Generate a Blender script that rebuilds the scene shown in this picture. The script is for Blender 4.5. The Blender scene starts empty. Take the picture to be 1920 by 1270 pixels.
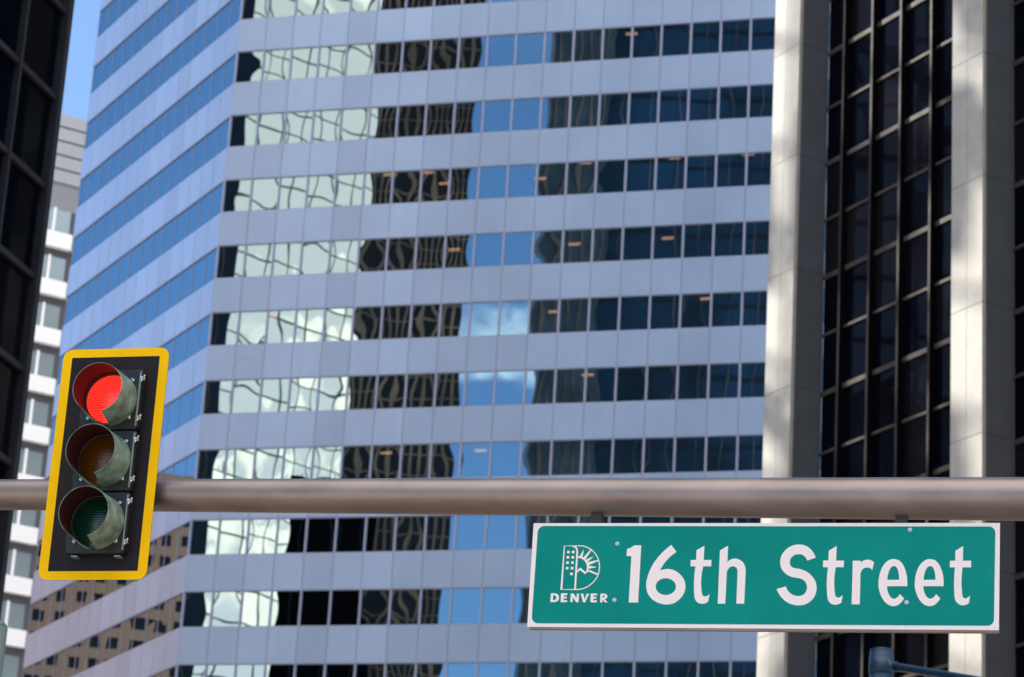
import bpy, bmesh, math, random
from mathutils import Vector, Matrix
from mathutils.geometry import tessellate_polygon
R = math.radians
sc = bpy.context.scene
COL = sc.collection

# ------------------------------------------------------------------ camera
XA = Vector((0.9981797848, -0.0603085164, 0.0))
YA = Vector((-0.0204787160, -0.3389478217, -0.9405822645))
ZA = Vector((0.0567251210, 0.9388702024, -0.3395659048))
ROT = Matrix((XA, YA, ZA))            # camera axes -> world
EYE = Vector((0, 0, 1.6))
FPX = 5451.6                          # focal length in pixels of a 1920 px wide picture
cd = bpy.data.cameras.new('camera'); cam = bpy.data.objects.new('camera', cd); COL.objects.link(cam)
cam.matrix_world = Matrix.Translation(EYE) @ ROT.to_4x4()
cd.sensor_width = 36; cd.lens = FPX / 1920 * 36
cd.clip_start = 0.1; cd.clip_end = 6000
cd.dof.use_dof = True; cd.dof.focus_distance = 15.4; cd.dof.aperture_fstop = 5.8
sc.camera = cam

# ------------------------------------------------------------------ light
SUN_AZ, SUN_EL = -68.0, 33.0
sd = bpy.data.lights.new('sun', 'SUN'); sun = bpy.data.objects.new('sun', sd); COL.objects.link(sun)
sd.energy = 4.3; sd.angle = R(0.55); sd.color = (1.0, 0.95, 0.86)
sv = Vector((math.sin(R(SUN_AZ)) * math.cos(R(SUN_EL)), math.cos(R(SUN_AZ)) * math.cos(R(SUN_EL)), math.sin(R(SUN_EL))))
sun.rotation_euler = sv.to_track_quat('Z', 'Y').to_euler()
w = bpy.data.worlds.new('World'); sc.world = w; w.use_nodes = True
nt = w.node_tree; nt.nodes.clear()
def N(t, typ, **kw):
    n = t.nodes.new(typ)
    for k, v in kw.items():
        if k.startswith('i_'): n.inputs[k[2:].replace('_', ' ')].default_value = v
        else: setattr(n, k, v)
    return n
wo = N(nt, 'ShaderNodeOutputWorld'); bg = N(nt, 'ShaderNodeBackground'); bg.inputs[1].default_value = 0.122
sky = N(nt, 'ShaderNodeTexSky', sky_type='NISHITA', sun_disc=False, sun_elevation=R(SUN_EL), sun_rotation=R(SUN_AZ),
        air_density=1.0, dust_density=0.15, ozone_density=3.0, altitude=1600)
tc = N(nt, 'ShaderNodeTexCoord')
def dirmask(az, el, c0, c1):
    v = (math.sin(R(az)) * math.cos(R(el)), math.cos(R(az)) * math.cos(R(el)), math.sin(R(el)))
    d = N(nt, 'ShaderNodeVectorMath', operation='DOT_PRODUCT'); nt.links.new(tc.outputs['Generated'], d.inputs[0]); d.inputs[1].default_value = v
    m = N(nt, 'ShaderNodeMapRange', interpolation_type='SMOOTHSTEP'); m.inputs['From Min'].default_value = math.cos(R(c0)); m.inputs['From Max'].default_value = math.cos(R(c1))
    nt.links.new(d.outputs['Value'], m.inputs['Value']); return m.outputs[0]
def mth(t, op, a, b):
    n = N(t, 'ShaderNodeMath', operation=op)
    for i, x in enumerate((a, b)):
        if isinstance(x, (int, float)): n.inputs[i].default_value = x
        else: t.links.new(x, n.inputs[i])
    return n.outputs[0]
mp = N(nt, 'ShaderNodeMapping'); mp.inputs['Scale'].default_value = (1, 1, 1.8); nt.links.new(tc.outputs['Generated'], mp.inputs[0])
cn = N(nt, 'ShaderNodeTexNoise'); cn.inputs['Scale'].default_value = 7.0; cn.inputs['Detail'].default_value = 7; cn.inputs['Roughness'].default_value = 0.55
nt.links.new(mp.outputs[0], cn.inputs['Vector'])
cloudbank = dirmask(108, 34, 32, 18)     # big cumulus in the east
cloudlow = dirmask(-145, 12, 12, 5)      # small cloud low in the south-west
overhead = dirmask(190, 64, 42, 26)      # bright haze added high behind the camera to light sign and foreground
lift = mth(nt, 'ADD', mth(nt, 'ADD', mth(nt, 'MULTIPLY', cloudbank, 0.17), mth(nt, 'MULTIPLY', cloudlow, 0.10)), 0.0)
cv = mth(nt, 'ADD', cn.outputs[0], lift)
cm = N(nt, 'ShaderNodeMapRange', interpolation_type='SMOOTHSTEP'); cm.inputs['From Min'].default_value = 0.60; cm.inputs['From Max'].default_value = 0.74
nt.links.new(cv, cm.inputs['Value'])
cf = mth(nt, 'MULTIPLY', cm.outputs[0], mth(nt, 'MINIMUM', mth(nt, 'ADD', cloudbank, cloudlow), 1.0))
cf = mth(nt, 'MAXIMUM', cf, mth(nt, 'MULTIPLY', cloudbank, 0.48)); cf = mth(nt, 'MAXIMUM', cf, mth(nt, 'MULTIPLY', overhead, 0.68))
mx = N(nt, 'ShaderNodeMix', data_type='RGBA'); nt.links.new(cf, mx.inputs[0]); nt.links.new(sky.outputs[0], mx.inputs[6]); mx.inputs[7].default_value = (15.0, 14.0, 12.6, 1)
nt.links.new(mx.outputs[2], bg.inputs[0]); nt.links.new(bg.outputs[0], wo.inputs[0])
vs = sc.view_settings; vs.view_transform = 'Standard'; vs.look = 'None'; vs.gamma = 1; vs.exposure = 1.0; vs.use_curve_mapping = False
sc.cycles.max_bounces = 8; sc.cycles.glossy_bounces = 5; sc.cycles.diffuse_bounces = 3; sc.cycles.sample_clamp_indirect = 4

# ------------------------------------------------------------------ helpers
def az(a): return Vector((math.sin(R(a)), math.cos(R(a)), 0))
class Frame:                     # u along azimuth a, n outward normal (a rotated by side*90), z up
    def __init__(s, o, a, side=-1):
        s.o = Vector(o); s.u = az(a); s.n = az(a + 90 * side); s.z = Vector((0, 0, 1)); s.rig = s.u.cross(s.n).z > 0
    def p(s, u, n, z): return s.o + s.u * u + s.n * n + s.z * z
def material(name, color, rough=0.6, metal=0.0, spec=0.5, noise=0.0, nscale=3.0, bump=0.0, bscale=20.0, emit=None, estr=0, coat=0, detail=4, stretch=(1, 1, 1), tint=None):
    m = bpy.data.materials.new(name); m.use_nodes = True; t = m.node_tree; b = t.nodes['Principled BSDF']
    b.inputs['Base Color'].default_value = (*color, 1); b.inputs['Roughness'].default_value = rough; b.inputs['Metallic'].default_value = metal
    b.inputs['Specular IOR Level'].default_value = spec; b.inputs['Coat Weight'].default_value = coat
    c = N(t, 'ShaderNodeTexCoord'); mp = N(t, 'ShaderNodeMapping'); mp.inputs['Scale'].default_value = stretch; t.links.new(c.outputs['Object'], mp.inputs[0])
    if noise:
        n = N(t, 'ShaderNodeTexNoise'); n.inputs['Scale'].default_value = nscale; n.inputs['Detail'].default_value = detail; t.links.new(mp.outputs[0], n.inputs[0])
        r = N(t, 'ShaderNodeMapRange'); r.inputs['From Min'].default_value = 0.3; r.inputs['From Max'].default_value = 0.7; t.links.new(n.outputs[0], r.inputs[0])
        x = N(t, 'ShaderNodeMix', data_type='RGBA'); t.links.new(r.outputs[0], x.inputs[0])
        lo = tint or tuple(v * (1 - noise) for v in color); hi = tuple(min(1, v * (1 + noise)) for v in color)
        x.inputs[6].default_value = (*lo, 1); x.inputs[7].default_value = (*hi, 1); t.links.new(x.outputs[2], b.inputs['Base Color'])
        rr = N(t, 'ShaderNodeMapRange'); rr.inputs['To Min'].default_value = max(0, rough * 0.8); rr.inputs['To Max'].default_value = min(1, rough * 1.2); t.links.new(n.outputs[0], rr.inputs[0])
        if rough > 0.08: t.links.new(rr.outputs[0], b.inputs['Roughness'])
    if bump:
        n2 = N(t, 'ShaderNodeTexNoise'); n2.inputs['Scale'].default_value = bscale; n2.inputs['Detail'].default_value = 3; t.links.new(mp.outputs[0], n2.inputs[0])
        bp = N(t, 'ShaderNodeBump'); bp.inputs['Strength'].default_value = 1; bp.inputs['Distance'].default_value = bump; t.links.new(n2.outputs[0], bp.inputs['Height']); t.links.new(bp.outputs[0], b.inputs['Normal'])
    if emit: b.inputs['Emission Color'].default_value = (*emit, 1); b.inputs['Emission Strength'].default_value = estr
    return m
class MB:
    def __init__(s): s.v = []; s.f = []; s.sm = []
    def face(s, pts, smooth=False):
        i = len(s.v); s.v += [Vector(p) for p in pts]; s.f.append(tuple(range(i, i + len(pts)))); s.sm.append(smooth)
    def hexa(s, c):              # 8 corners: bottom 4 (ring), top 4 (ring)
        i = len(s.v); s.v += [Vector(p) for p in c]
        ctr = sum((Vector(p) for p in c), Vector()) / 8
        for f in ((0, 3, 2, 1), (4, 5, 6, 7), (0, 1, 5, 4), (1, 2, 6, 5), (2, 3, 7, 6), (3, 0, 4, 7)):
            P = [Vector(c[k]) for k in f]; nn = (P[1] - P[0]).cross(P[2] - P[0])
            if nn.dot(sum(P, Vector()) / 4 - ctr) < 0: f = f[::-1]
            s.f.append(tuple(i + k for k in f)); s.sm.append(False)
    def box(s, F, u0, u1, n0, n1, z0, z1):
        s.hexa([F.p(u0, n0, z0), F.p(u1, n0, z0), F.p(u1, n1, z0), F.p(u0, n1, z0), F.p(u0, n0, z1), F.p(u1, n0, z1), F.p(u1, n1, z1), F.p(u0, n1, z1)])
    def grid(s, fn, nu, nv, smooth=True, closed=False):
        i = len(s.v)
        for a in range(nu + (0 if closed else 1)):
            for b in range(nv + 1): s.v.append(Vector(fn(a / nu, b / nv)))
        W = nv + 1; M = nu if closed else nu + 1
        for a in range(nu):
            for b in range(nv):
                a2 = (a + 1) % M
                s.f.append((i + a * W + b, i + a2 * W + b, i + a2 * W + b + 1, i + a * W + b + 1)); s.sm.append(smooth)
    def tube(s, p0, p1, r0, r1=None, seg=24, cap=True):
        r1 = r0 if r1 is None else r1; p0 = Vector(p0); p1 = Vector(p1); d = (p1 - p0).normalized()
        a = d.orthogonal().normalized(); b = d.cross(a); i = len(s.v)
        for k in range(seg):
            t = 2 * math.pi * k / seg; o = a * math.cos(t) + b * math.sin(t); s.v += [p0 + o * r0, p1 + o * r1]
        for k in range(seg):
            j = (k + 1) % seg; s.f.append((i + 2 * k, i + 2 * j, i + 2 * j + 1, i + 2 * k + 1)); s.sm.append(True)
        if cap:
            s.f.append(tuple(i + 2 * k for k in range(seg))[::-1]); s.sm.append(False); s.f.append(tuple(i + 2 * k + 1 for k in range(seg))); s.sm.append(False)
    def build(s, name, mat, parent=None, origin=None):
        me = bpy.data.meshes.new(name); o = Vector(origin) if origin is not None else (parent_loc(parent) if parent else Vector())
        me.from_pydata([v - o for v in s.v], [], s.f); me.polygons.foreach_set('use_smooth', s.sm); me.materials.append(mat); me.update()
        ob = bpy.data.objects.new(name, me); COL.objects.link(ob)
        if parent: ob.parent = parent
        else: ob.location = o
        return ob
LOC = {}
def parent_loc(p):
    o = Vector()
    while p: o += p.location; p = p.parent
    return o
def thing(name, label, cat, loc, group=None):
    e = bpy.data.objects.new(name, None); COL.objects.link(e); e.location = loc; e.empty_display_size = 0.5
    e['label'] = label; e['category'] = cat
    if group: e['group'] = group
    return e
def struct(o): o['kind'] = 'structure'; return o

# ------------------------------------------------------------------ materials
M_glass = None
def tower_glass(name, tint, through=0.12):
    m = bpy.data.materials.new(name); m.use_nodes = True; t = m.node_tree; t.nodes.clear()
    o = N(t, 'ShaderNodeOutputMaterial'); g = N(t, 'ShaderNodeBsdfGlossy'); g.inputs['Color'].default_value = (*tint, 1); g.inputs['Roughness'].default_value = 0.0
    tr = N(t, 'ShaderNodeBsdfTransparent'); tr.inputs['Color'].default_value = (.75, .8, .8, 1); mix = N(t, 'ShaderNodeMixShader'); mix.inputs[0].default_value = through
    t.links.new(g.outputs[0], mix.inputs[1]); t.links.new(tr.outputs[0], mix.inputs[2]); t.links.new(mix.outputs[0], o.inputs[0]); return m
m_glass = tower_glass('blue_mirror_glass', (0.30, 0.47, 0.56))
m_glass2 = tower_glass('blue_mirror_glass_dimmed', (0.155, 0.26, 0.335), 0.04)  # same glass as the front, darkened to stand for a deeper reflected sky
m_spandrel = material('pale_blue_metal_panel', (0.37, 0.475, 0.655), 0.3, 0.4, noise=0.03, nscale=0.25)
def island_vary(m, lo, hi):      # tone shift from panel to panel, plus faint vertical streaks
    t = m.node_tree; b = t.nodes['Principled BSDF']; g = N(t, 'ShaderNodeNewGeometry'); mr = N(t, 'ShaderNodeMapRange'); mr.inputs['To Min'].default_value = lo; mr.inputs['To Max'].default_value = hi
    t.links.new(g.outputs['Random Per Island'], mr.inputs['Value']); c = N(t, 'ShaderNodeTexCoord'); mp = N(t, 'ShaderNodeMapping'); mp.inputs['Scale'].default_value = (2.2, 2.2, .12); t.links.new(c.outputs['Object'], mp.inputs[0])
    n = N(t, 'ShaderNodeTexNoise'); n.inputs['Scale'].default_value = 1.6; n.inputs['Detail'].default_value = 4; t.links.new(mp.outputs[0], n.inputs[0])
    st = N(t, 'ShaderNodeMapRange'); st.inputs['From Min'].default_value = .3; st.inputs['From Max'].default_value = .75; st.inputs['To Min'].default_value = 1.01; st.inputs['To Max'].default_value = .965; t.links.new(n.outputs[0], st.inputs[0])
    v = mth(t, 'MULTIPLY', mr.outputs[0], st.outputs[0]); src = b.inputs['Base Color'].links[0].from_socket if b.inputs['Base Color'].links else None
    vm = N(t, 'ShaderNodeVectorMath', operation='SCALE')
    if src: t.links.new(src, vm.inputs[0])
    else: vm.inputs[0].default_value = b.inputs['Base Color'].default_value[:3]
    t.links.new(v, vm.inputs['Scale']); t.links.new(vm.outputs[0], b.inputs['Base Color'])
island_vary(m_spandrel, .90, 1.08)
m_joint = material('dark_joint', (0.16, 0.19, 0.27), 0.6)
m_mull = material('grey_mullion', (0.33, 0.34, 0.46), 0.45, 0.3)
m_black = material('dark_core', (0.004, 0.004, 0.005), 0.9, spec=0.0)
m_fixture = material('office_light', (1, .7, .45), 0.5, emit=(1.0, 0.50, 0.24), estr=1.8)
m_stone = material('pale_stone', (0.385, 0.37, 0.335), 0.7, noise=0.12, nscale=1.6, detail=9, bump=0.002, bscale=30)
m_side = material('shaded_stone_side', (0.075, 0.085, 0.105), 0.6, noise=0.06, nscale=1.2)  # shade of the pier sides put into a darker stone colour
def black_glass(name):
    m = bpy.data.materials.new(name); m.use_nodes = True; t = m.node_tree; t.nodes.clear()
    o = N(t, 'ShaderNodeOutputMaterial'); g = N(t, 'ShaderNodeBsdfGlossy'); g.inputs['Roughness'].default_value = 0.02; d = N(t, 'ShaderNodeBsdfDiffuse'); gi = N(t, 'ShaderNodeNewGeometry'); cr = N(t, 'ShaderNodeValToRGB'); cr.color_ramp.elements[0].color = (.0015, .0025, .006, 1); cr.color_ramp.elements[1].color = (.011, .010, .012, 1); cr.color_ramp.elements[0].position = .45; t.links.new(gi.outputs['Random Per Island'], cr.inputs[0]); t.links.new(cr.outputs[0], d.inputs['Color'])
    mix = N(t, 'ShaderNodeMixShader'); mix.inputs[0].default_value = .011; t.links.new(d.outputs[0], mix.inputs[1]); t.links.new(g.outputs[0], mix.inputs[2]); t.links.new(mix.outputs[0], o.inputs[0]); return m
m_blackglass = black_glass('black_glass')
m_bronze = material('bronze_mullion', (0.060, 0.049, 0.045), 0.6, 0.0, spec=.15, noise=0.1)
m_litfront = material('bronze_lit_front', (0.026, 0.022, 0.023), 0.6, 0.0, spec=.15, noise=0.1)
m_blackmetal = material('black_metal', (0.018, 0.021, 0.03), 0.4, 0.2, noise=0.15, nscale=2)
m_asphalt = material('granite_paving', (0.38, 0.31, 0.25), 0.9, noise=0.25, nscale=2)
m_conc = material('concrete', (0.55, 0.45, 0.36), 0.85, noise=0.15, nscale=1)

# ------------------------------------------------------------------ ground
g = MB(); g.face([(-900, -900, 0), (900, -900, 0), (900, 900, 0), (-900, 900, 0)]); struct(g.build('ground', m_conc))
FR = Frame((0, 0, 0), 15.95)      # street running towards the tower
g = MB(); F0 = Frame((4, 0, 0), 15.95 + 0, 1); g.box(F0, -60, 138, -7, 7, 0.004, 0.02); struct(g.build('road', m_asphalt))
g = MB(); F1x = Frame((0, 19, 0), 104, 1); g.box(F1x, -80, 60, -6, 6, 0.008, 0.03); struct(g.build('cross_road', m_asphalt))

# ------------------------------------------------------------------ striped tower
random.seed(4)
FH, Z0 = 3.93, 73.57
A1, A2 = 105.95, -29.05
CC = (-16.408, 149.10, 0)
tower = thing('office_tower', 'tall office tower with pale blue panel bands and mirror window ribbons, filling the middle', 'office tower', CC)
def pane_grid(mb, F, u0, u1, z0, z1, n, amp, res):
    a = [random.uniform(-1, 1) for _ in range(8)]; pu, pz = random.uniform(0, 6), random.uniform(0, 6)
    def fn(s, t):
        x, y = s - .5, t - .5
        pil = (1 - 4 * x * x) * (1 - 4 * y * y)
        h = amp * (0.75 * a[0] * pil + 1.0 * a[1] * x + 0.9 * a[2] * y + 0.28 * a[3] * math.sin(4.2 * x + pu) * math.cos(3.1 * y + pz) + 0.4 * a[4] * x * y)
        return F.p(u0 + s * (u1 - u0), n + h, z0 + t * (z1 - z0))
    i0 = len(mb.f); mb.grid(fn, res, res)
def facade(F, n_cols, colw, ustart, glassmat, k0, k1, tone, amp, res):
    for k in range(k0, k1):
        zt = Z0 - FH * k                      # top of band
        lines = [ustart + colw * i for i in range(n_cols + 1)]
        sp = MB(); gl = MB(); mu = MB()
        for i in range(n_cols):
            u0, u1 = lines[i], lines[i + 1]
            t0, t1 = [random.uniform(-.006, .006) for _ in range(2)]
            g0, g1, nn = u0 + .018, u1 - .018, 0.06
            sp.hexa([F.p(g0, -.2, zt - 1.97), F.p(g1, -.2, zt - 1.97), F.p(g1, nn + t0, zt - 1.97), F.p(g0, nn - t0, zt - 1.97),
                     F.p(g0, -.2, zt), F.p(g1, -.2, zt), F.p(g1, nn + t1, zt), F.p(g0, nn - t1, zt)])
            pane_grid(gl, F, u0 + .04, u1 - .04, zt + .035, zt + FH - 1.97 - .035, -.02, amp, res)
        b = sp.build('spandrel_band', m_spandrel, tower); j = MB(); j.box(F, lines[0], lines[-1], -.25, .045, zt - 1.93, zt - .04); j.build('panel_joint', m_joint, b)
        r = gl.build('ribbon_window', glassmat, tower)
        mw, mp_ = (.05, .06) if not tone else (.03, .0)
        for i in range(n_cols + 1): mu.box(F, lines[i] - mw, lines[i] + mw, -.12, mp_, zt + .001, zt + FH - 1.971)
        mu.box(F, lines[0] + .05, lines[-1] - .05, -.1, .035, zt + .002, zt + .04); mu.box(F, lines[0] + .05, lines[-1] - .05, -.1, .035, zt + FH - 2.011, zt + FH - 1.972)
        mu.build('window_mullion', m_mull, r)
        bk = MB(); bk.box(F, lines[0] + .1, lines[-1] - .1, -4.2, -4.0, zt - .5, zt + 2.6); bk.box(F, lines[0] + .1, lines[-1] - .1, -3.95, -.3, zt + 2.35, zt + 2.6); bk.build('dark_room', m_black, r)
        yield k, zt, r
FA = Frame(CC, A1, 1); FB = Frame(CC, A2, -1)
lights = {-1: [], 0: [(4, .2), (13.2, .6), (14.8, .6), (16.9, .6), (20.8, .5), (24.2, .5), (28.8, .6)]}
lights.update({2: [], 3: [(9.2, .4), (11.4, .4), (12.4, -.3), (17.8, -.3), (20.3, .5), (25.2, .5), (29.2, .5)], 4: [(13.2, -.3), (19.9, -.3), (25, -.2)],
               5: [(3, .1), (19, -.2), (27.2, .2)], 7: [(9.6, .5), (10.2, 0), (12.3, .5), (15.4, 0)], 9: [(11, .4), (13.6, .4)], 1: [(22.5, .2)], 6: [(21, .1)]})
for k, zt, r in facade(FA, 21, 1.632, -.03, m_glass, -7, 18, 0, 0.0017, 8):
    for (u, dz) in lights.get(k, []):
        z = zt + 1.35 + dz; mb = MB(); uu = u - 0.3
        mb.box(FA, uu, uu + .62, -1.15, -1.0, z + .45, z + .56); mb.build('ceiling_light', m_fixture, r)
for k, zt, r in facade(FB, 14, 1.664, 0.02, m_glass2, -7, 18, 1, 0.0012, 4): pass
nb = MB(); o0 = [(-16.5, 149.4), (17.8, 139.6), (30, 183), (-9, 196), (-27.6, 169.8)]
oo = [Vector((x, y, 0)) for x, y in [(-15.0, 153.6), (15.9, 144.6), (28, 186), (-4, 198), (-23.4, 172.5)]]
for i in range(5): a, b = oo[i], oo[(i + 1) % 5]; nb.face([a, b, b + Vector((0, 0, 104)), a + Vector((0, 0, 104))])
nb.face([p + Vector((0, 0, 104)) for p in oo]); nb.build('building_core', m_black, tower)
# plain blue-grey walls of the two hidden sides so the tower is closed
F3 = Frame(FB.p(23.32, 0, 0), 18, -1); F4 = Frame(FA.p(34.25, 0, 0), 16, 1)
for F, L in ((F3, 28), (F4, 42)):
    mb = MB(); mb.box(F, 0.1, L, -.4, 0.0, 0, 104.9); mb.build('side_wall', m_spandrel, tower)
mb = MB(); mb.hexa([FA.p(-.05, -.05, 0), FA.p(.0, .07, 0), FA.p(-.05, .07, 0), FA.p(-.09, -.0, 0), FA.p(-.05, -.05, 103), FA.p(.0, .07, 103), FA.p(-.05, .07, 103), FA.p(-.09, 0, 103)]); mb.build('corner_trim', m_spandrel, tower)

# ------------------------------------------------------------------ pier building on the right
PA = -29.05
PO = (9.37, 91.52, 0)
pier_b = thing('pier_building', 'dark glass building with pale stone piers and thin bronze mullions, right of the striped tower', 'building', PO)
FP = Frame(PO, PA, -1)           # u: away-left, n: outward (towards street left)
ZJ = [46.2 - 4.2 * k for k in range(-6, 11)]
for i in range(6):
    s0 = -10.05 * i
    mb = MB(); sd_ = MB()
    for z in ZJ:
        for (a, b) in ((.004, .757), (.775, 1.523)):
            mb.box(FP, s0 + a, s0 + b, -.14, 0, z - 4.19, z - .012)
        # side faces of the pier
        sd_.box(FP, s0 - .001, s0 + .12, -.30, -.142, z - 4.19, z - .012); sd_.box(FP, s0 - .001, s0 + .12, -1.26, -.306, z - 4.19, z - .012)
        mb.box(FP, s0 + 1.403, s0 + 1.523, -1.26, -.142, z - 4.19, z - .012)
    p = mb.build('stone_pier', m_stone, pier_b); sd_.build('shaded_pier_side', m_side, p)
    mb = MB(); mb.box(FP, s0 + .02, s0 + 1.505, -1.25, -.02, 0, 71.3); mb.build('pier_joint', m_joint, p)
for i in range(5):
    s1 = -10.05 * i; s0 = s1 - 8.53
    gl = MB(); us = [s1, s1 - 1.21, s1 - 2.85, s1 - 4.45, s1 - 6.1, s1 - 7.7, s0]
    zs = [46.1 - 2.1 * k for k in range(-12, 22)]
    for a in range(6):
        for z in zs[:-1]:
            pane_grid(gl, FP, us[a + 1] + .01, us[a] - .01, z - 2.1 + .01, z - .01, -1.27, 0.004, 3)
    gw = gl.build('glass_wall', m_blackglass, pier_b)
    for u in us[1:-1]:
        mb = MB(); mb.box(FP, u - .045, u + .045, -1.262, -1.03, .5, 71.2); mb.build('mullion', m_black, gw); mb = MB(); mb.box(FP, u - .055, u + .05, -1.0295, -1.0, .5, 71.2); mb.build('mullion_lit_front', m_litfront, gw)  # black body paints the shaded mullion sides, front strip is the lit face
    rest = MB()
    for j, z in enumerate(zs):
        h = .05 if j % 2 else .085; mb = MB() if i < 1 else rest
        mb.box(FP, s0 + .002, s1 - .002, -1.262, -1.20, z - h, z + h)
        if i < 1: mb.build('transom', m_bronze, gw)
    if i: rest.build('transom', m_bronze, gw)['kind'] = 'stuff'
    mb = MB(); mb.box(FP, s0, s1, -3.5, -1.35, 0, 71.2); mb.build('dark_room', m_black, gw)
mb = MB(); mb.box(FP, -52, 1.4, -34, -3.6, 0, 71.4); mb.build('building_core', m_blackmetal, pier_b)
mb = MB(); mb.box(FP, -52, 1.55, -34, .02, 71.42, 73); mb.build('roof_parapet', m_stone, pier_b)

# ------------------------------------------------------------------ dark glass building on the left
dl = thing('dark_glass_building', 'black glass office block with black grid frame at the left edge of the view', 'building', (-10.42, 59.36, 0))
FD = Frame((-10.42, 59.36, 0), 17.4, 1)      # u: away, n: to the right (street side)
mb = MB(); zs = [30.12 - 2.13 * k for k in range(-6, 14)]
us = [-.2 - 1.85 * i for i in range(26)]
for a in range(25):
    for z in zs: pane_grid(mb, FD, us[a + 1] + .05, us[a] - .05, z - 2.13 + .05, z - .05, -.06, .006, 2)
gw = mb.build('glass_wall', m_blackglass, dl)
mb = MB()
for u in us[1:]: mb.box(FD, u - .05, u + .05, -.12, .09, 1, 42.8)
mb.build('mullion', m_blackmetal, gw)
for z in zs: mb = MB(); mb.box(FD, us[-1], -.21, -.11, .05, z - .07, z + .07); mb.build('transom', m_blackmetal, gw)
mb = MB(); mb.box(FD, -.2, 0.0, -.2, .12, 0, 43); mb.build('corner_post', m_blackmetal, dl)
mb = MB(); mb.box(FD, -46.4, -.02, -30, -.25, 0, 42.9); mb.build('building_core', m_black, dl)
F = Frame(FD.p(0, 0, 0), 17.4 - 90, 1)
mb = MB(); mb.box(F, .15, 30, -.02, .05, 0, 43.1); mb.build('end_wall', m_blackmetal, dl)
# interior lamps reflected / seen behind the black glass

# ------------------------------------------------------------------ grey slab tower with white balconies
gr = thing('balcony_tower', 'slender grey tower with white balcony fronts, between the black block and the striped tower', 'apartment tower', (-46, 224, 0))
m_gry = material('grey_concrete', (0.085, 0.083, 0.10), 0.8, noise=.06, nscale=.6)
m_lgry = material('pale_concrete', (0.39, 0.40, 0.44), 0.7, noise=.04, nscale=.6)
m_wht = material('white_panel', (0.93, 0.93, 0.93), 0.5)
m_wing = material('grey_window', (0.30, 0.38, 0.40), 0.2, 0.3)
FG = Frame((-46.0, 224.0, 0), 61, 1)
ZT = 101.6
body = MB(); body.box(FG, 0, 17, -16, 0, 0, ZT - 8.6); body.build('wall', m_gry, gr)
mb = MB()
for i in range(5): mb.box(FG, -.05, 17.05, -16, .12 - 0 , ZT - 1.28 * i - 1.06, ZT - 1.28 * i)
mb.build('ribbed_top', m_lgry, gr)
mb = MB(); mb.box(FG, .02, 16.98, -15.9, -.06, ZT - 6.5, ZT - .1); mb.build('top_recess', material('grey_recess', (.28, .28, .31), .8), gr)
mb = MB(); mb.box(FG, 0.0, 17, -16, .03, ZT - 8.62, ZT - 6.51); mb.build('plain_wall', material('mid_grey_concrete', (.26, .26, .29), .8), gr)
BAY = 3.35; U0 = 16.0 - 5 * BAY + .35
for k in range(24):
    zf = 90.85 - 4.28 * k
    for b in range(5):
        u = U0 + BAY * b
        wn = MB(); wn.box(FG, u + .2, u + BAY - .35, -.1, .03, zf + .0, zf + 2.15); W = wn.build('window', m_wing, gr)
        fr = MB(); fr.box(FG, u + 1.42, u + 1.66, .031, .12, zf - .4, zf + 2.25); fr.build('window_frame', m_wht, W)
        bp = MB(); bp.box(FG, u + .0, u + BAY - .18, .0, .55, zf - 1.42, zf - .05); bp.build('balcony_front', m_wht, gr)

# ------------------------------------------------------------------ towers across the streets (seen mirrored in the glass)
def far(p, k=1.38): return (76.3 + (p[0] - 76.3) * k, 267 + (p[1] - 267) * k)
def quad_tower(name, label, p0, p1, depth, h, mats, ribs=None, bands=None, side=None, k=1.38):
    if k != 1:
        p0, p1 = far(p0, k), far(p1, k); h *= k; depth *= k; ribs = ribs and tuple(v * k for v in ribs); bands = bands and tuple(v * k for v in bands)
    p0 = Vector((*p0, 0)); p1 = Vector((*p1, 0)); t = thing(name, label, 'building', p0)
    d = (p1 - p0); L = d.length; a = math.degrees(math.atan2(d.x, d.y)); F = Frame(p0, a, side)
    mb = MB(); mb.box(F, 0, L, -depth, 0, 0, h); mb.build('wall', mats[0], t)
    if ribs:
        w_, dpt, sp = ribs; mb = MB(); u = sp / 2
        while u < L: mb.box(F, u - w_ / 2, u + w_ / 2, .0, dpt, 0, h + .5); u += sp
        mb.build('rib', mats[1], t)
    if bands:
        hb, dpt, sp = bands; mb = MB(); z = 4
        while z < h: mb.box(F, -.02, L + .02, .001, dpt, z, z + hb); z += sp
        mb.build('floor_band', mats[2], t)
    return t, F, L
m_brown = material('dark_brown_glass', (0.030, 0.024, 0.019), 0.25, spec=.3)
m_brib = material('brown_rib', (0.30, 0.165, 0.095), 0.5, 0.2, noise=.5, nscale=.15)
m_navy = material('navy_glass', (0.024, 0.060, 0.115), 0.25, spec=.2, noise=.5, nscale=.09, tint=(.018, .024, .026), stretch=(1, 1, .35))
m_navyrib = material('navy_frame', (0.22, 0.15, 0.12), 0.5, noise=.7, nscale=.1)
m_pale = material('pale_mirror_glass', (1.0, 0.79, 0.64), 0.02, 1.0)
quad_tower('brown_ribbed_tower', 'dark brown tower with close vertical ribs, seen mirrored in the middle windows', (-84.9, 38.1), (-76.0, 32.1), 12, 175, (m_brown, m_brib, m_brib), ribs=(.26, .2, .8), bands=(.16, .03, 2.05), side=-1)
quad_tower('navy_glass_tower', 'dark navy glass tower with a shadowed slot, seen mirrored in the right windows', (-71.5, 16.6), (-49.0, 4.2), 11, 175, (m_navy, m_navyrib, m_blackmetal), ribs=(.10, .12, 2.9), bands=(.45, .1, 4.0), side=-1)
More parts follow.
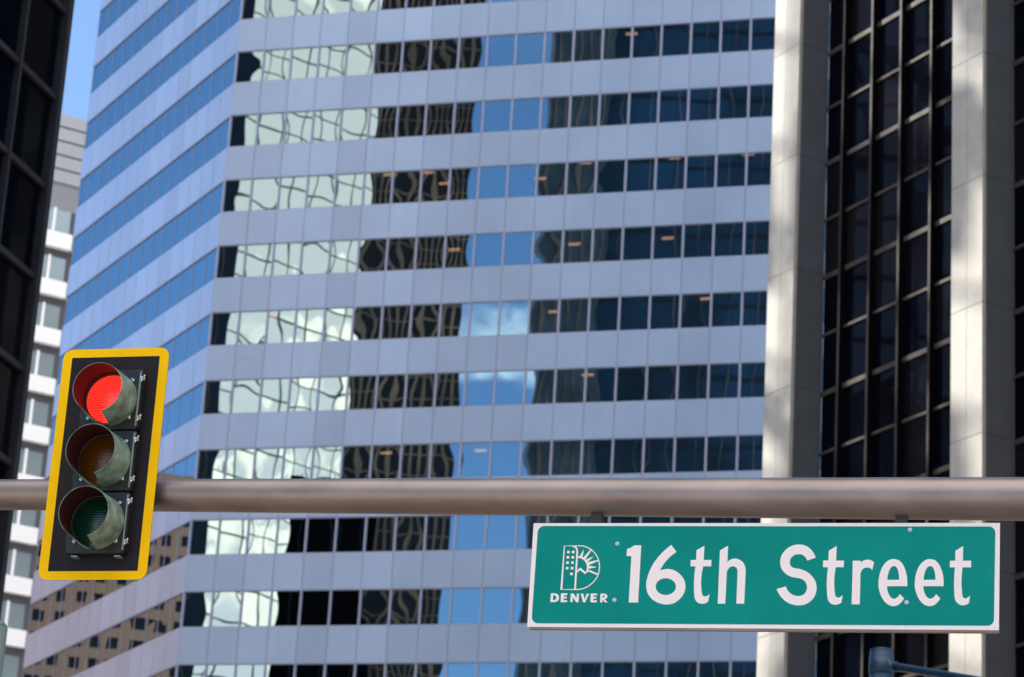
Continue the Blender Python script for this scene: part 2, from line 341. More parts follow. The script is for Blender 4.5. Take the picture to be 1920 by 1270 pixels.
quad_tower('slate_slim_tower', 'slim slate tower with fine ribs beside the navy tower, seen mirrored', (-74.2, 20.3), (-68.6, 16.6), 9, 178, (material('slate_panel', (.07, .085, .095), .4, noise=.4, nscale=.2), m_navyrib, m_navyrib), ribs=(.25, .2, 1.3), bands=None, side=-1)
quad_tower('black_slab_tower', 'black slab with narrow ribs seen mirrored at the corner windows', (-121, 41), (-107.6, 30.2), 10, 170, (m_blackmetal, m_brib, m_brib), ribs=(.12, .1, 2.4), side=-1)
quad_tower('black_low_block', 'low black block with a few lit fixtures, seen mirrored in the lower windows', (-86.3, 45.5), (-79.3, 40.2), 4, 84, (m_black, m_blackmetal, m_blackmetal), ribs=(.1, .1, 3), side=-1)
# pale glass tower
p0 = Vector((*far((-126.0, 7.5)), 0)); wt = thing('pale_glass_tower', 'pale mirror glass tower with thin dark grid, seen mirrored in the left windows', 'building', p0)
FW = Frame(p0, 160, -1)
mb = MB(); WL = 36; CW = 4.0
for a in range(9):
    for k in range(16, 52): pane_grid(mb, FW, a * CW + .06, a * CW + CW - .06, k * 4.8 + .06, k * 4.8 + 4.74, 0, .03, 5)
mb.build('glass_wall', m_pale, wt)
mb = MB(); mb.box(FW, 0, WL, -9, -.12, 0, 249)
mb.build('wall', material('grey_spandrel', (.5, .55, .53), .6), wt)
mb = MB()
for a in range(10): mb.box(FW, a * CW - .1, a * CW + .1, -.1, .1, 0, 249)
for k in range(52): mb.box(FW, 0.12, WL, -.1, .09, k * 4.8 - .13, k * 4.8 + .13)
mb.build('mullion', material('grid_frame', (.16, .18, .17), .5), wt)
# tan building mirrored in the side facade
m_tan = material('tan_precast', (0.93, 0.45, 0.28), 0.8, noise=.08, nscale=.1)
p0 = Vector((-150, 300, 0)); tn = thing('tan_office_block', 'tan precast block with square dark windows, seen mirrored in the lower left windows', 'building', p0)
FT = Frame(p0, -142, -1)
mb = MB(); mb.box(FT, -34, 60, -20, -.4, 0, 106); mb.build('wall', m_tan, tn)
ww = MB(); pi = MB()
for k in range(38):
    z = 103.5 - 2.7 * k
    pi.box(FT, -34, 60, -.4, 0, z, z + 1.25)
    for j in range(39):
        u = -33.5 + 2.4 * j; pi.box(FT, u, u + 1.1, -.4, .0012, z - 1.449, z - .001); ww.box(FT, u + 1.1, u + 2.4, -.39, -.3, z - 1.45, z)
pi.build('precast_grid', m_tan, tn); ww.build('window', material('tan_window', (.05, .055, .075), .5, spec=.1), tn)
# tall slab, added out of view to shade the striped tower from the sun
m_slab = material('grey_stone_slab', (.28, .28, .30), .7, noise=.1, nscale=.3)
quad_tower('shade_slab_tower', 'tall grey ribbed slab added on the far left, outside the picture, to shade the striped tower', (-128, 178), (-122, 222), 14, 195, (m_slab, m_slab, m_slab), ribs=(.5, .3, 3.2), side=1, k=1)
# openwork lattice, added out of view so its shadow dapples the stone piers
sf = thing('dapple_lattice_tower', 'lattice tower of open beams added left of the street, outside the picture, to dapple the piers with shadow', 'building', (-62, 100, 0))
FS = Frame((-62, 100, 0), 12, 1)
m_lattice = material('lattice_brown', (.22, .12, .08), .6)
mb = MB(); mb.box(FS, 0, 30, -8, 0, 0, 58); mb.build('wall', m_slab, sf)
random.seed(11); mb = MB()
for i in range(80):
    u = random.uniform(1, 30); z = random.uniform(58, 104); L = random.uniform(1.5, 7); w2 = random.uniform(.2, .95); n0 = random.uniform(-8, 0)
    if random.random() < .62:
        p = FS.p(u, n0, z); ang = random.uniform(-.9, .9); q = FS.p(u + L * math.cos(ang), n0, z + L * math.sin(ang))
    else: p = FS.p(u, n0, z); q = FS.p(u + random.uniform(-.8, .8), n0, z + L)
    mb.tube(p, q, w2, seg=6)
for u in range(0, 31, 5): mb.tube(FS.p(u, -4, 58), FS.p(u, -4, 104), .22, seg=6)
for z in range(60, 105, 4): mb.tube(FS.p(0, -4, z), FS.p(30, -4, z), .2, seg=6)
mb.build('dapple_lattice', m_lattice, sf)

# block added unseen right of the camera, screens sky light from the pier sides
quad_tower('sky_shade_block', 'grey block added right of the crossing, outside the picture, to screen sky light', (20, -42), (17, 22), 30, 60, (m_slab, m_slab, m_slab), ribs=(.3, .3, 3), side=-1, k=1)

# ------------------------------------------------------------------ mast arm
def ray(px, py): return (ROT @ Vector(((px - 960), -(py - 635), -FPX))).normalized()
SP = Vector((-2.227, 14.83, 0))                    # a point of the signal's backplate plane
UA = az(104); NA = az(194)                         # along the arm to the right; towards the camera
def on_plane(px, py, back=0.0):
    q = SP - NA * back; d = ray(px, py); t = (q - EYE).dot(NA) / d.dot(NA); return EYE + d * t
m_arm = material('bronze_painted_arm', (0.29, 0.245, 0.235), 0.42, 0.8, noise=.16, nscale=9, stretch=(.25, 1, 1), detail=8, bump=0.0006, bscale=60)
BK = .17
c0 = (on_plane(0, 900, BK) + on_plane(0, 955.5, BK)) / 2; r0 = (on_plane(0, 900, BK) - on_plane(0, 955.5, BK)).length / 2
c1 = (on_plane(1920, 896, BK) + on_plane(1920, 976, BK)) / 2; r1 = (on_plane(1920, 896, BK) - on_plane(1920, 976, BK)).length / 2
ax = (c1 - c0); AL = ax.length; axd = ax.normalized()
def arm_pt(s): return c0 + ax * s
def arm_r(s): return (r0 + (r1 - r0) * s) * .985
base = arm_pt(2.1); base.z = 0
arm = thing('signal_mast', 'thick bronze-grey tapered signal mast arm crossing the whole view above the street sign', 'mast arm', base)
mb = MB()
def armfn(a, b):
    t = -.25 + b * 2.35; p = arm_pt(t); n1 = axd.cross(Vector((0, 0, 1))).normalized(); n2 = axd.cross(n1); th = 2 * math.pi * a
    return p + (n1 * math.cos(th) + n2 * math.sin(th)) * arm_r(t)
mb.grid(armfn, 64, 24, closed=True); mb.build('arm', m_arm, arm)
mb = MB(); e = arm_pt(-.25); mb.tube(e - axd * .05, e + axd * .02, arm_r(-.25) + .004, seg=32); mb.build('end_cap', m_arm, arm)
mb = MB(); mb.tube((base.x, base.y, 0.05), (base.x, base.y, arm_pt(2.1).z + .35), .2, .16, seg=32); mb.build('pole', m_arm, arm)
mb = MB(); mb.tube((base.x, base.y, 0), (base.x, base.y, .06), .33, seg=24); mb.build('base_plate', m_arm, arm)

# ------------------------------------------------------------------ street sign
m_white = material('white_sheeting', (0.95, 0.90, 0.93), 0.4, noise=.02, nscale=8)
m_letter = material('white_lettering', (0.95, 0.90, 0.93), 0.4)
m_green = material('green_sheeting', (0.0, 0.27, 0.24), 0.4, spec=.12, noise=.09, nscale=2.5, detail=9)
m_alu = material('weathered_aluminium', (0.30, 0.26, 0.22), 0.4, 0.7, noise=.2)
m_bolt = material('zinc_bolt', (0.75, 0.75, 0.74), 0.25, 1.0)
m_hang = material('black_bracket', (0.02, 0.022, 0.025), 0.5)
SB = .12
def sp_(px, py, n=0.0): return on_plane(px, py, SB) + NA * n
TL, TR, BR_, BL = [sp_(*q) for q in ((1000.5, 981.3), (1875, 980.8), (1873, 1182), (988.5, 1175.6))]
sign = thing('street_sign', 'green 16th Street name sign with white border and city emblem, hanging under the mast arm', 'street sign', (TL + BR_) / 2)
mb = MB(); mb.hexa([p - NA * .004 for p in (BL, BR_, TR, TL)] + [p for p in (BL, BR_, TR, TL)]); mb.build('sign_panel', m_white, sign)
mb = MB(); dz = Vector((0, 0, 1))
q0, q1 = BL + dz * .004 + UA * .012, BR_ + dz * .004
mb.hexa([q0 - NA * .035 - dz * .013, q1 - NA * .035 - dz * .013, q1 - NA * .006 - dz * .013, q0 - NA * .006 - dz * .013, q0 - NA * .035 + dz * .03, q1 - NA * .035 + dz * .03, q1 - NA * .006 + dz * .03, q0 - NA * .006 + dz * .03])
mb.build('edge_rail', m_alu, sign)
def slab(mb, loops, n0=0.0005, n1=0.0018):
    L2 = [[Vector((x, -y, 0)) for x, y in lp] for lp in loops]; tris = tessellate_polygon(L2); flat = [q for lp in loops for q in lp]
    P = [sp_(x, y, n1) for x, y in flat]; i = len(mb.v); mb.v += P
    for t in tris:
        a, b, c = [P[k] for k in t]
        if (b - a).cross(c - a).dot(NA) < 0: t = t[::-1]
        mb.f.append(tuple(i + k for k in t)); mb.sm.append(False)
    for lp in loops:
        for k in range(len(lp)):
            a, b = lp[k], lp[(k + 1) % len(lp)]
            mb.face([sp_(*a, n0), sp_(*b, n0), sp_(*b, n1), sp_(*a, n1)])
def smooth(pts):                 # (x, y) smooth points; (x, y, 1) corners; centripetal-like Catmull-Rom between corners
    n = len(pts); out = []
    for i in range(n):
        p1 = pts[i]; p2 = pts[(i + 1) % n]; c1 = len(p1) > 2; c2 = len(p2) > 2
        if c1 and c2: out.append(p1[:2]); continue
        p0 = p1 if c1 else pts[i - 1]; p3 = p2 if c2 else pts[(i + 2) % n]
        def tan(a, b, c):
            d0 = math.dist(a[:2], b[:2]) or 1e-6; d1 = math.dist(b[:2], c[:2]) or 1e-6
            return [((b[k] - a[k]) / d0 + (c[k] - b[k]) / d1) / 2 for k in (0, 1)] if d0 > 1e-5 and d1 > 1e-5 else [((c[k] - a[k])) / (d0 + d1) for k in (0, 1)]
        D = math.dist(p1[:2], p2[:2]); t1 = None
        m1 = tan(p0, p1, p2) if not c1 else None; m2 = tan(p1, p2, p3) if not c2 else None
        ch = [(p2[k] - p1[k]) / D for k in (0, 1)]
        if m1 is None: m1 = [2 * ch[k] - m2[k] for k in (0, 1)] if m2 else ch
        if m2 is None: m2 = [2 * ch[k] - m1[k] for k in (0, 1)]
        for j in range(6):
            t = j / 6; h = (2 * t**3 - 3 * t**2 + 1, t**3 - 2 * t**2 + t, -2 * t**3 + 3 * t**2, t**3 - t**2)
            out.append(tuple(h[0] * p1[k] + h[1] * D * m1[k] + h[2] * p2[k] + h[3] * D * m2[k] for k in (0, 1)))
    return out
def crop(loops, ox, oy, s, dx=0, dy=0): return [[(ox + (x + dx) / s, oy + (y + dy) / s) for x, y in lp] for lp in loops]
def rrect(x0, y0, x1, y1, x2, y2, x3, y3, r):   # TL TR BR BL rounded
    P = [(x0, y0), (x1, y1), (x2, y2), (x3, y3)]; out = []
    for i in range(4):
        a, b, c = P[i - 1], P[i], P[(i + 1) % 4]
        def to(q, p): d = math.dist(q, p); return ((q[0] - p[0]) / d, (q[1] - p[1]) / d)
        u, v = to(a, b), to(c, b)
        for j in range(9):
            t = j / 8 * math.pi / 2; s1, s2 = 1 - math.sin(t), 1 - math.cos(t)
            out.append((b[0] + r * (u[0] * s1 + v[0] * s2), b[1] + r * (u[1] * s1 + v[1] * s2)))
    return out
mb = MB(); slab(mb, [rrect(1009, 986.5, 1866.5, 987.6, 1863.5, 1173.6, 996.5, 1168.8, 12)], .0003, .0012); mb.build('green_face', m_green, sign)
S9 = 1270 / 140
one = smooth([(145, 175, 1), (200, 163), (262, 118, 1), (385, 118, 1), (332, 1090, 1), (173, 1090, 1), (218, 300, 1), (135, 300, 1)])
six = smooth([(895, 110, 1), (985, 230, 1), (880, 310), (780, 420), (702, 548, 1), (780, 525), (860, 522), (960, 550), (1060, 625), (1118, 715), (1137, 815), (1118, 915), (1060, 1010), (965, 1090), (870, 1121), (775, 1122), (680, 1098), (575, 1038), (500, 940), (470, 815), (480, 710), (510, 600), (560, 485), (640, 360), (750, 235)])
hole = [(803 + 173 * math.cos(a * math.pi / 18), 820 + 142 * math.sin(a * math.pi / 18)) for a in range(36)]
tee = smooth([(372, 125, 1), (358, 367, 1), (490, 367, 1), (485, 475, 1), (350, 475, 1), (328, 930), (345, 972), (382, 987), (425, 975), (462, 945, 1), (435, 1072, 1), (385, 1103), (320, 1112), (262, 1095), (215, 1040), (199, 960), (220, 475, 1), (135, 475, 1), (138, 367, 1), (230, 367, 1), (237, 200, 1)])
aitch = smooth([(773, 125, 1), (762, 405, 1), (815, 362), (885, 343), (960, 360), (1028, 408), (1063, 480), (1072, 570, 1), (1048, 1110, 1), (915, 1110, 1), (935, 580, 1), (925, 520), (898, 488), (852, 475), (800, 495), (762, 545), (750, 620, 1), (725, 1110, 1), (598, 1110, 1), (635, 205, 1)])
ess = smooth([(812, 328, 1), (668, 378, 1), (635, 315), (585, 280), (520, 268), (440, 290), (388, 345), (372, 415), (390, 470), (440, 502), (540, 520), (650, 562), (740, 632), (803, 725), (828, 830), (815, 930), (770, 1020), (700, 1087), (615, 1128), (515, 1140), (400, 1120), (290, 1062), (205, 970), (148, 862, 1), (305, 815, 1), (340, 890), (395, 943), (460, 974), (535, 980), (600, 958), (648, 905), (665, 840), (650, 765), (605, 710), (540, 680), (460, 668), (370, 642), (285, 585), (225, 500), (208, 405), (228, 300), (288, 210), (375, 142), (480, 108), (580, 108), (680, 145), (758, 220)])
tee2 = smooth([(80, 130, 1), (72, 378, 1), (205, 378, 1), (200, 490, 1), (65, 490, 1), (50, 935), (65, 985), (105, 1007), (150, 992), (183, 962, 1), (160, 1090, 1), (110, 1119), (48, 1128), (-12, 1112), (-60, 1060), (-79, 975), (-66, 490, 1), (-153, 490, 1), (-150, 375, 1), (-60, 375, 1), (-53, 210, 1)])
arr = smooth([(355, 380, 1), (492, 380, 1), (490, 412, 1), (540, 377), (608, 362), (668, 375), (717, 408, 1), (685, 538, 1), (648, 506), (590, 495), (530, 518), (495, 568), (485, 645, 1), (472, 1122, 1), (335, 1122, 1)])
eee = smooth([(718, 813, 1), (373, 813, 1), (385, 895), (412, 962), (450, 1010), (498, 1026), (548, 1002), (593, 945, 1), (663, 1022, 1), (605, 1098), (545, 1140), (472, 1152), (395, 1128), (320, 1058), (262, 950), (232, 830), (232, 715), (252, 600), (300, 480), (370, 396), (440, 358), (500, 352), (572, 372), (640, 440), (690, 550), (715, 670)])
ehole = smooth([(380, 705, 1), (390, 620), (420, 530), (458, 482), (495, 470), (532, 487), (560, 540), (576, 620), (582, 705, 1)])
tee3 = smooth([(1052, 130, 1), (1047, 380, 1), (1188, 380, 1), (1185, 493, 1), (1043, 493, 1), (1035, 945), (1050, 1000), (1085, 1022), (1125, 1010), (1170, 970, 1), (1150, 1097, 1), (1100, 1129), (1040, 1138), (972, 1115), (922, 1055), (905, 965), (915, 493, 1), (825, 493, 1), (828, 380, 1), (918, 380, 1), (920, 212, 1)])
for nm, loops in (('1', crop([one], 1160, 1010, S9)), ('6', crop([six, hole], 1160, 1010, S9)), ('t', crop([tee], 1280, 1010, S9)), ('h', crop([aitch], 1280, 1010, S9)), ('S', crop([ess], 1440, 1010, S9)),
                  ('t', crop([tee2], 1560, 1010, S9)), ('r', crop([arr], 1560, 1010, S9)), ('e', crop([eee, ehole], 1622, 1010, S9)), ('e', crop([eee, ehole], 1690, 1010, S9)), ('t', crop([tee3], 1690, 1010, S9))):
    mb = MB(); slab(mb, loops, .0012, .0024); o = mb.build('letter' if nm not in '16' else 'numeral', m_letter, sign)
# emblem and city name
S8 = 1270 / 160
def cr8(loops): return crop(loops, 1020, 1000, S8)
def stroke(mb, pts, w, closed=False):
    n = len(pts); L_, R_ = [], []
    for i in range(n):
        a = pts[i - 1] if (i > 0 or closed) else pts[i]; b = pts[(i + 1) % n] if (i < n - 1 or closed) else pts[i]
        dx, dy = b[0] - a[0], b[1] - a[1]; d = math.hypot(dx, dy) or 1; nx, ny = -dy / d, dx / d
        k = w / 2
        if 0 < i < n - 1 or closed:
            p = pts[i]; e1 = (p[0] - a[0], p[1] - a[1]); l1 = math.hypot(*e1) or 1; c = abs((-e1[1] / l1) * nx + (e1[0] / l1) * ny); k /= max(c, .5)
        L_.append((pts[i][0] + nx * k, pts[i][1] + ny * k)); R_.append((pts[i][0] - nx * k, pts[i][1] - ny * k))
    m = n if closed else n - 1
    for i in range(m):
        j = (i + 1) % n; q = cr8([[L_[i], L_[j], R_[j], R_[i]]])[0]; P = [sp_(x, y, .0024) for x, y in q]
        if (P[1] - P[0]).cross(P[2] - P[0]).dot(NA) < 0: P = P[::-1]
        mb.face(P)
mb = MB()
dd = smooth([(260, 840, 1), (305, 190, 1), (540, 190, 1), (620, 204), (705, 248), (780, 330), (820, 430), (826, 530), (802, 632), (735, 730), (645, 800), (560, 832), (470, 840, 1)])
stroke(mb, dd, 15, True)
stroke(mb, smooth([(425, 196, 1), (465, 207), (488, 235), (496, 280, 1), (464, 836, 1)])[:-1], 26)
stroke(mb, [(496, 280), (464, 836)], 26)
for x, y in ((363, 283), (437, 283), (357, 361), (431, 361), (351, 441), (426, 441), (346, 523), (420, 523), (411, 607)):
    q = cr8([[(x - 18, y - 19), (x + 20, y - 19), (x + 18, y + 19), (x - 20, y + 19)]])[0]; mb.face([sp_(a, b, .0024) for a, b in q][::-1])
stroke(mb, [(505 + 148 * math.cos(R(t)), 505 - 148 * math.sin(R(t))) for t in range(-24, 94, 6)], 26)
for bx, by, tx, ty, w2, wt2 in ((552, 358, 592, 250, 44, 6), (598, 385, 703, 250, 44, 18), (632, 418, 731, 352, 44, 6), (652, 458, 805, 408, 50, 16), (660, 507, 778, 508, 50, 6), (655, 555, 798, 614, 26, 26)):
    d = math.hypot(tx - bx, ty - by); nx, ny = -(ty - by) / d, (tx - bx) / d
    q = cr8([[(bx + nx * w2 / 2, by + ny * w2 / 2), (tx + nx * wt2 / 2, ty + ny * wt2 / 2), (tx - nx * wt2 / 2, ty - ny * wt2 / 2), (bx - nx * w2 / 2, by - ny * w2 / 2)]])[0]
    P = [sp_(a, b, .0025) for a, b in q]
    if (P[1] - P[0]).cross(P[2] - P[0]).dot(NA) < 0: P = P[::-1]
    mb.face(P)
stroke(mb, [(486, 580), (540, 532), (616, 596), (662, 552)], 26)
mb.build('city_emblem', m_letter, sign)
D_ = [smooth([(105, 897, 1), (160, 897), (205, 912), (225, 955), (214, 1000), (180, 1023), (140, 1027), (95, 1027, 1)]), smooth([(138, 925, 1), (165, 928), (184, 955), (176, 985), (155, 997), (133, 998, 1)])]
E_ = [[(255, 897), (350, 897), (348, 925), (298, 925), (296, 948), (340, 948), (338, 973), (294, 973), (292, 1000), (345, 1000), (343, 1028), (248, 1028)]]
N_ = [[(400, 899), (440, 899), (487, 968), (490, 901), (522, 901), (515, 1029), (478, 1029), (430, 958), (425, 1028), (392, 1028)]]
V_ = [[(548, 902), (586, 902), (605, 988), (637, 902), (673, 902), (615, 1030), (583, 1030)]]
R_c = [smooth([(842, 903, 1), (900, 903), (935, 916), (944, 945), (932, 970), (905, 983, 1), (948, 1032, 1), (905, 1032, 1), (873, 986, 1), (870, 1032, 1), (835, 1032, 1)]), smooth([(876, 930, 1), (897, 931), (905, 943), (895, 956), (874, 958, 1)])]
for L_ in (D_, E_, N_, V_, [[(x + 443, y + 3) for x, y in E_[0]]], R_c):
    mb = MB(); slab(mb, cr8(L_), .0012, .0024); mb.build('letter', m_letter, sign)
for px, py in ((1157.7, 1020), (1152.3, 1125.5), (1706.3, 994), (1700, 1130)):
    p = sp_(px, py, .0012); mb = MB(); mb.tube(p, p + NA * .003, .011, seg=16); mb.tube(p + NA * .003, p + NA * .008, .007, .005, seg=12); mb.build('screw', m_bolt, sign)
for px in (1160.5, 1707.5):
    s = (px) / 1920; top = arm_pt(s); top.z -= arm_r(s) - .008; b = on_plane(px, 990, SB)
    F = Frame(Vector((top.x, top.y, 0)), 104, 1); mb = MB(); mb.box(F, -.028, .028, -.03, .03, top.z - .055, top.z); mb.box(F, -.017, .017, -.012, .012, top.z - .16, top.z - .056); mb.build('hanger', m_hang, sign)

# ------------------------------------------------------------------ traffic signal
m_plate = material('black_backplate', (0.014, 0.012, 0.017), 0.5, spec=.2, noise=.15, nscale=5, bump=.0004, bscale=25)
m_yellow = material('yellow_reflective_border', (1.0, 0.585, 0.0), 0.5, spec=.12, noise=.03, nscale=12)
m_body = material('dark_green_housing', (0.016, 0.022, 0.022), 0.3, noise=.2, nscale=10)
m_visor = material('weathered_green_visor', (0.27, 0.40, 0.32), 0.38, 0.15, noise=.35, nscale=16, tint=(.14, .20, .165), bump=.0006, bscale=50)
m_vin = material('visor_inside', (0.075, 0.018, 0.018), 0.5, spec=.2, noise=.2)  # reddish base carries the glow of the red lamp
m_flange = material('grey_flange', (0.30, 0.34, 0.34), 0.35, 0.4)
m_shiny = material('zinc_wing_nut', (0.85, 0.85, 0.83), 0.22, 1.0)
def lens_mat(name, col, emit=None, es=0):
    m = bpy.data.materials.new(name); m.use_nodes = True; t = m.node_tree; b = t.nodes['Principled BSDF']; b.inputs['Roughness'].default_value = .12; b.inputs['Coat Weight'].default_value = .3
    c = N(t, 'ShaderNodeTexCoord'); sx = N(t, 'ShaderNodeSeparateXYZ'); t.links.new(c.outputs['Object'], sx.inputs[0])
    wz = mth(t, 'SINE', mth(t, 'MULTIPLY', sx.outputs[2], 2 * math.pi / .0135), 0); wx = mth(t, 'SINE', mth(t, 'MULTIPLY', sx.outputs[0], 2 * math.pi / .0135), 0)
    v = mth(t, 'ADD', mth(t, 'MULTIPLY', wz, .34), mth(t, 'MULTIPLY', wx, .16)); v = mth(t, 'ADD', v, .55)
    bp = N(t, 'ShaderNodeBump'); bp.inputs['Distance'].default_value = .0012; t.links.new(v, bp.inputs['Height']); t.links.new(bp.outputs[0], b.inputs['Normal'])
    x = N(t, 'ShaderNodeMix', data_type='RGBA'); t.links.new(v, x.inputs[0]); x.inputs[6].default_value = (*[q * .35 for q in col], 1); x.inputs[7].default_value = (*col, 1); t.links.new(x.outputs[2], b.inputs['Base Color'])
    if emit:
        x2 = N(t, 'ShaderNodeMix', data_type='RGBA'); t.links.new(v, x2.inputs[0]); x2.inputs[6].default_value = (emit[0] * .12, 0, 0, 1); x2.inputs[7].default_value = (*emit, 1)
        t.links.new(x2.outputs[2], b.inputs['Emission Color']); b.inputs['Emission Strength'].default_value = es
    return m
L_red = lens_mat('red_lens_lit', (.5, .01, .01), (1.0, .03, .018), 1.05)
L_amb = lens_mat('amber_lens_unlit', (.14, .045, .004)); L_grn = lens_mat('green_lens_unlit', (.002, .05, .03))
SC = SP + UA * .108; SC.z = 6.105
sig = thing('traffic_signal', 'three-lamp traffic signal with yellow-bordered black backplate and lit red lamp on the mast arm', 'traffic light', SC)
def q(u, n, z): return SC + UA * u + NA * n + Vector((0, 0, z))
FSg = Frame(SC - Vector((0, 0, SC.z)), 104, 1)
def rr(w2, h2, r, seg=8):
    out = []
    for cx, cy, a0 in ((w2 - r, h2 - r, 0), (-w2 + r, h2 - r, 90), (-w2 + r, -h2 + r, 180), (w2 - r, -h2 + r, 270)):
        for j in range(seg + 1): t = R(a0 + 90 * j / seg); out.append((cx + r * math.cos(t), cy + r * math.sin(t)))
    return out
W2, H2 = .302, .644
out = rr(W2, H2, .052); mb = MB()
i = len(out); mb.face([q(x, 0, y) for x, y in out]); mb.face([q(x, -.004, y) for x, y in out][::-1])
for k in range(i): a, b = out[k], out[(k + 1) % i]; mb.face([q(*a[:1], -.004, a[1]), q(b[0], -.004, b[1]), q(b[0], 0, b[1]), q(a[0], 0, a[1])])
mb.build('backplate', m_plate, sig)
mb = MB(); inn = rr(W2 - .0515, H2 - .047, .004); k_ = len(out)
for k in range(k_):
    a, b, c, d = out[k], out[(k + 1) % k_], inn[(k + 1) % k_], inn[k]
    mb.face([q(a[0], .0015, a[1]), q(b[0], .0015, b[1]), q(c[0], .0015, c[1]), q(d[0], .0015, d[1])]); mb.face([q(a[0], .0002, a[1]), q(b[0], .0002, b[1]), q(b[0], .0015, b[1]), q(a[0], .0015, a[1])])
mb.build('reflective_border', m_yellow, sig)
HC = .022                                                   # housing centre u
SH = .341
for idx in range(3):
    zc = SH * (1 - idx) - .008
    mb = MB()
    # back box and door with a raised lip
    pts = rr(.166, SH / 2 - .003, .022, 5)
    def ringf(s, n): return [q(HC + x * s, n, zc + y * s) for x, y in pts]
    rings = [ringf(1, -.12), ringf(1, .045), ringf(1.0, .055), ringf(.975, .060)]
    for a, b in zip(rings, rings[1:]):
        for k in range(len(pts)): j = (k + 1) % len(pts); mb.face([a[k], a[j], b[j], b[k]])
    mb.face(rings[-1]); mb.face(rings[0][::-1])
    body = mb.build('signal_section', m_body, sig)
    zz = SC.z + zc
    mb = MB(); mb.box(FSg, HC + .152, HC + .160, .050 if False else .0601, .067, zz - SH / 2 + .02, zz + SH / 2 - .02); mb.build('door_edge_highlight', m_flange, body)  # light grey strip stands for the highlight along the door edge
    # lens
    LN = .066; RL = .1345
    mb = MB(); mb.grid(lambda a, b: q(HC + RL * b * math.cos(2 * math.pi * a), LN + .028 * math.cos(b * math.pi / 2) , zc + RL * b * math.sin(2 * math.pi * a)), 48, 12, closed=True)
    mb.build('lens', (L_red, L_amb, L_grn)[idx], body)
    # lens ring
    mb = MB()
    def ring(a, b):
        th = 2 * math.pi * a; ph = 2 * math.pi * b; rad = .1425 + .006 * math.cos(ph); return q(HC + rad * math.cos(th), .066 + .006 * math.sin(ph), zc + rad * math.sin(th))
    mb.grid(ring, 48, 8, closed=True); mb.build('lens_ring', m_body, body)
    # visor: tapered tube with a slot in its underside
    VL, RB, RF, TH = .207, .149, .137, .0022
    def vis(th_off):
        m_ = MB(); nth, nl = 60, 14
        def fn(a, b):
            hl, hr = (R(7) + b ** .8 * R(38)), (R(3) + b ** .8 * R(12))
            a0 = -math.pi / 2 + hr; a1 = 1.5 * math.pi - hl; th = a0 + (a1 - a0) * a
            rad = RB + (RF - RB) * b + th_off; n = .062 + VL * b
            return q(HC + rad * math.cos(th), n, zc + rad * math.sin(th))
        m_.grid(fn, nth, nl); return m_, fn
    mo, fo = vis(0); mi, fi = vis(-TH)
    rimn = 60
    for k in range(rimn): mo.face([fo(k / rimn, 1), fo((k + 1) / rimn, 1), fi((k + 1) / rimn, 1), fi(k / rimn, 1)])
    for s_ in (0, 1):
        for k in range(14): mo.face([fo(s_, k / 14), fo(s_, (k + 1) / 14), fi(s_, (k + 1) / 14), fi(s_, k / 14)])
    V = mo.build('visor', m_visor, body); mi.build('visor_inside', m_vin, V)
    for t in (42, 138, 222, 318):
        c = q(HC + .157 * math.cos(R(t)), .060, zc + .157 * math.sin(R(t))); mb = MB(); mb.tube(c, c + NA * .012, .010, .008, seg=10); mb.tube(c + NA * .012, c + NA * .022, .006, .003, seg=8)
        d2 = (UA * math.cos(R(t + 90)) + Vector((0, 0, 1)) * math.sin(R(t + 90))); mb.tube(c + NA * .01 - d2 * .013, c + NA * .012 + d2 * .013, .003, seg=8); mb.build('visor_screw', m_shiny, body)
    for dzz in (-.108, .113):
        c = q(HC + .170, .052, zc + dzz); mb = MB(); mb.tube(c, c + NA * .036, .008, seg=10); mb.tube(c + NA * .014 - UA * .006, c + NA * .04 + UA * .02 + dz * .009, .0065, .004, seg=8)
        mb.tube(c + NA * .014, c + NA * .04 + UA * .003 - dz * .022, .0065, .004, seg=8); mb.tube(c + NA * .008 - dz * .009, c + NA * .008 + dz * .009, .012, seg=8); mb.build('wing_nut', m_shiny, body)
    for dzz in (-.085, .085):
        c = q(HC - .168, .045, zc + dzz); mb = MB(); mb.tube(c - dz * .02, c + dz * .02, .007, seg=10); mb.build('hinge', m_body, body)
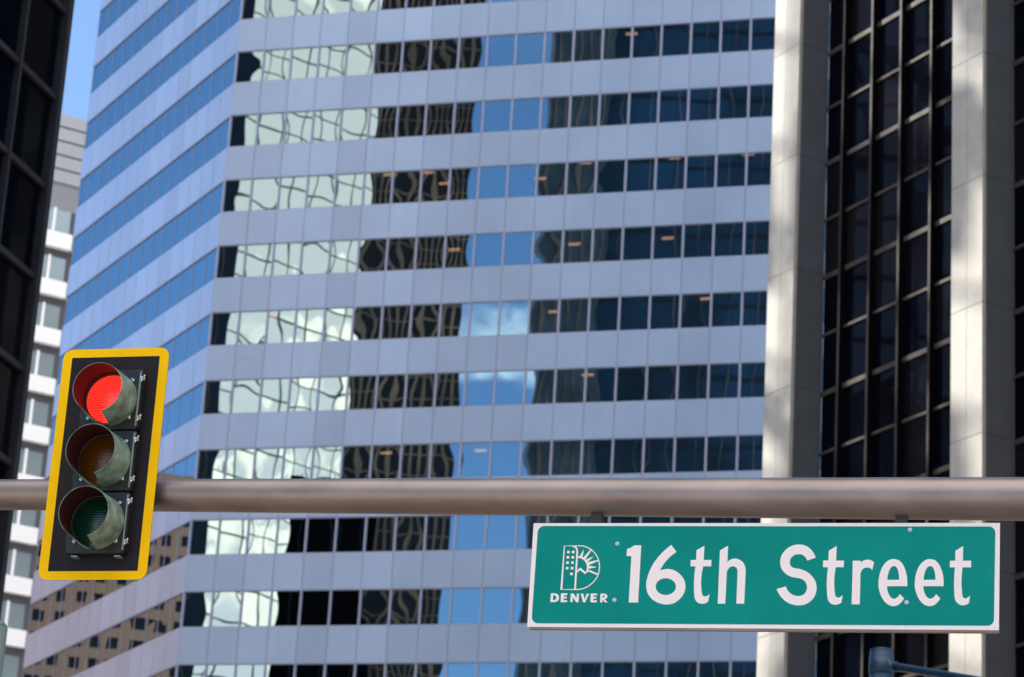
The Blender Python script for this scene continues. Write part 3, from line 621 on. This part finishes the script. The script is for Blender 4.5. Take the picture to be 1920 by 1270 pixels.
for u in (-.135, .105):
    mb = MB(); zb = SC.z - SH * 1.5 - .012; mb.box(FSg, HC + u, HC + u + .036, .0, .045, zb - .008, zb); mb.build('bottom_tab', m_flange, sig)
mb = MB(); mb.box(FSg, HC - .05, HC + .05, -.16, -.1205, SC.z - .3, SC.z + .16); mb.build('mounting_bracket', m_alu, sig)

# ------------------------------------------------------------------ far poles at the bottom edge
m_navyp = material('navy_painted_pole', (0.018, 0.06, 0.12), 0.35, noise=.2, nscale=4)
def at(px, py, D): d = ray(px, py); return EYE + d * (D / math.hypot(d.x, d.y))
p = at(1653, 1219, 34); rr_ = (at(1676, 1219, 34) - at(1631, 1219, 34)).length / 2
po = thing('street_pole', 'navy blue street pole with sloping side arm, below the green street sign', 'pole', (p.x, p.y, 0))
mb = MB(); mb.tube((p.x, p.y, 0), (p.x, p.y, p.z - .03), rr_ * 1.05, rr_, seg=32); mb.tube((p.x, p.y, p.z - .03), (p.x, p.y, p.z), rr_, rr_ * .96, seg=32); mb.build('pole', m_navyp, po)
a0 = at(1676, 1250, 34); a1 = at(1900, 1287, 33); dd_ = (a1 - a0).normalized()
mb = MB(); mb.tube(a0, a0 + dd_ * 5, .05, .045, seg=24); mb.build('side_arm', m_navyp, po)
mb = MB(); mb.tube(Vector((p.x, p.y, a0.z - .1)), Vector((p.x, p.y, a0.z + .1)), rr_ + .006, seg=32); mb.tube(a0 - dd_ * .1, a0 + dd_ * .03, .065, seg=16); mb.build('arm_clamp', m_navyp, po)
p = at(2, 1166, 26)
mb = MB(); rr2 = (at(16, 1166, 26) - at(-12, 1166, 26)).length / 2; mb.tube((p.x, p.y, 0), (p.x, p.y, p.z - .05), rr2, seg=24); mb.tube((p.x, p.y, p.z - .05), (p.x, p.y, p.z), rr2, rr2 * .5, seg=24)
o = mb.build('sign_post', material('grey_green_post', (.14, .19, .18), .5, noise=.1), None, origin=(p.x, p.y, 0)); o['label'] = 'grey-green post top at the bottom left corner, in front of the black glass block'; o['category'] = 'post'
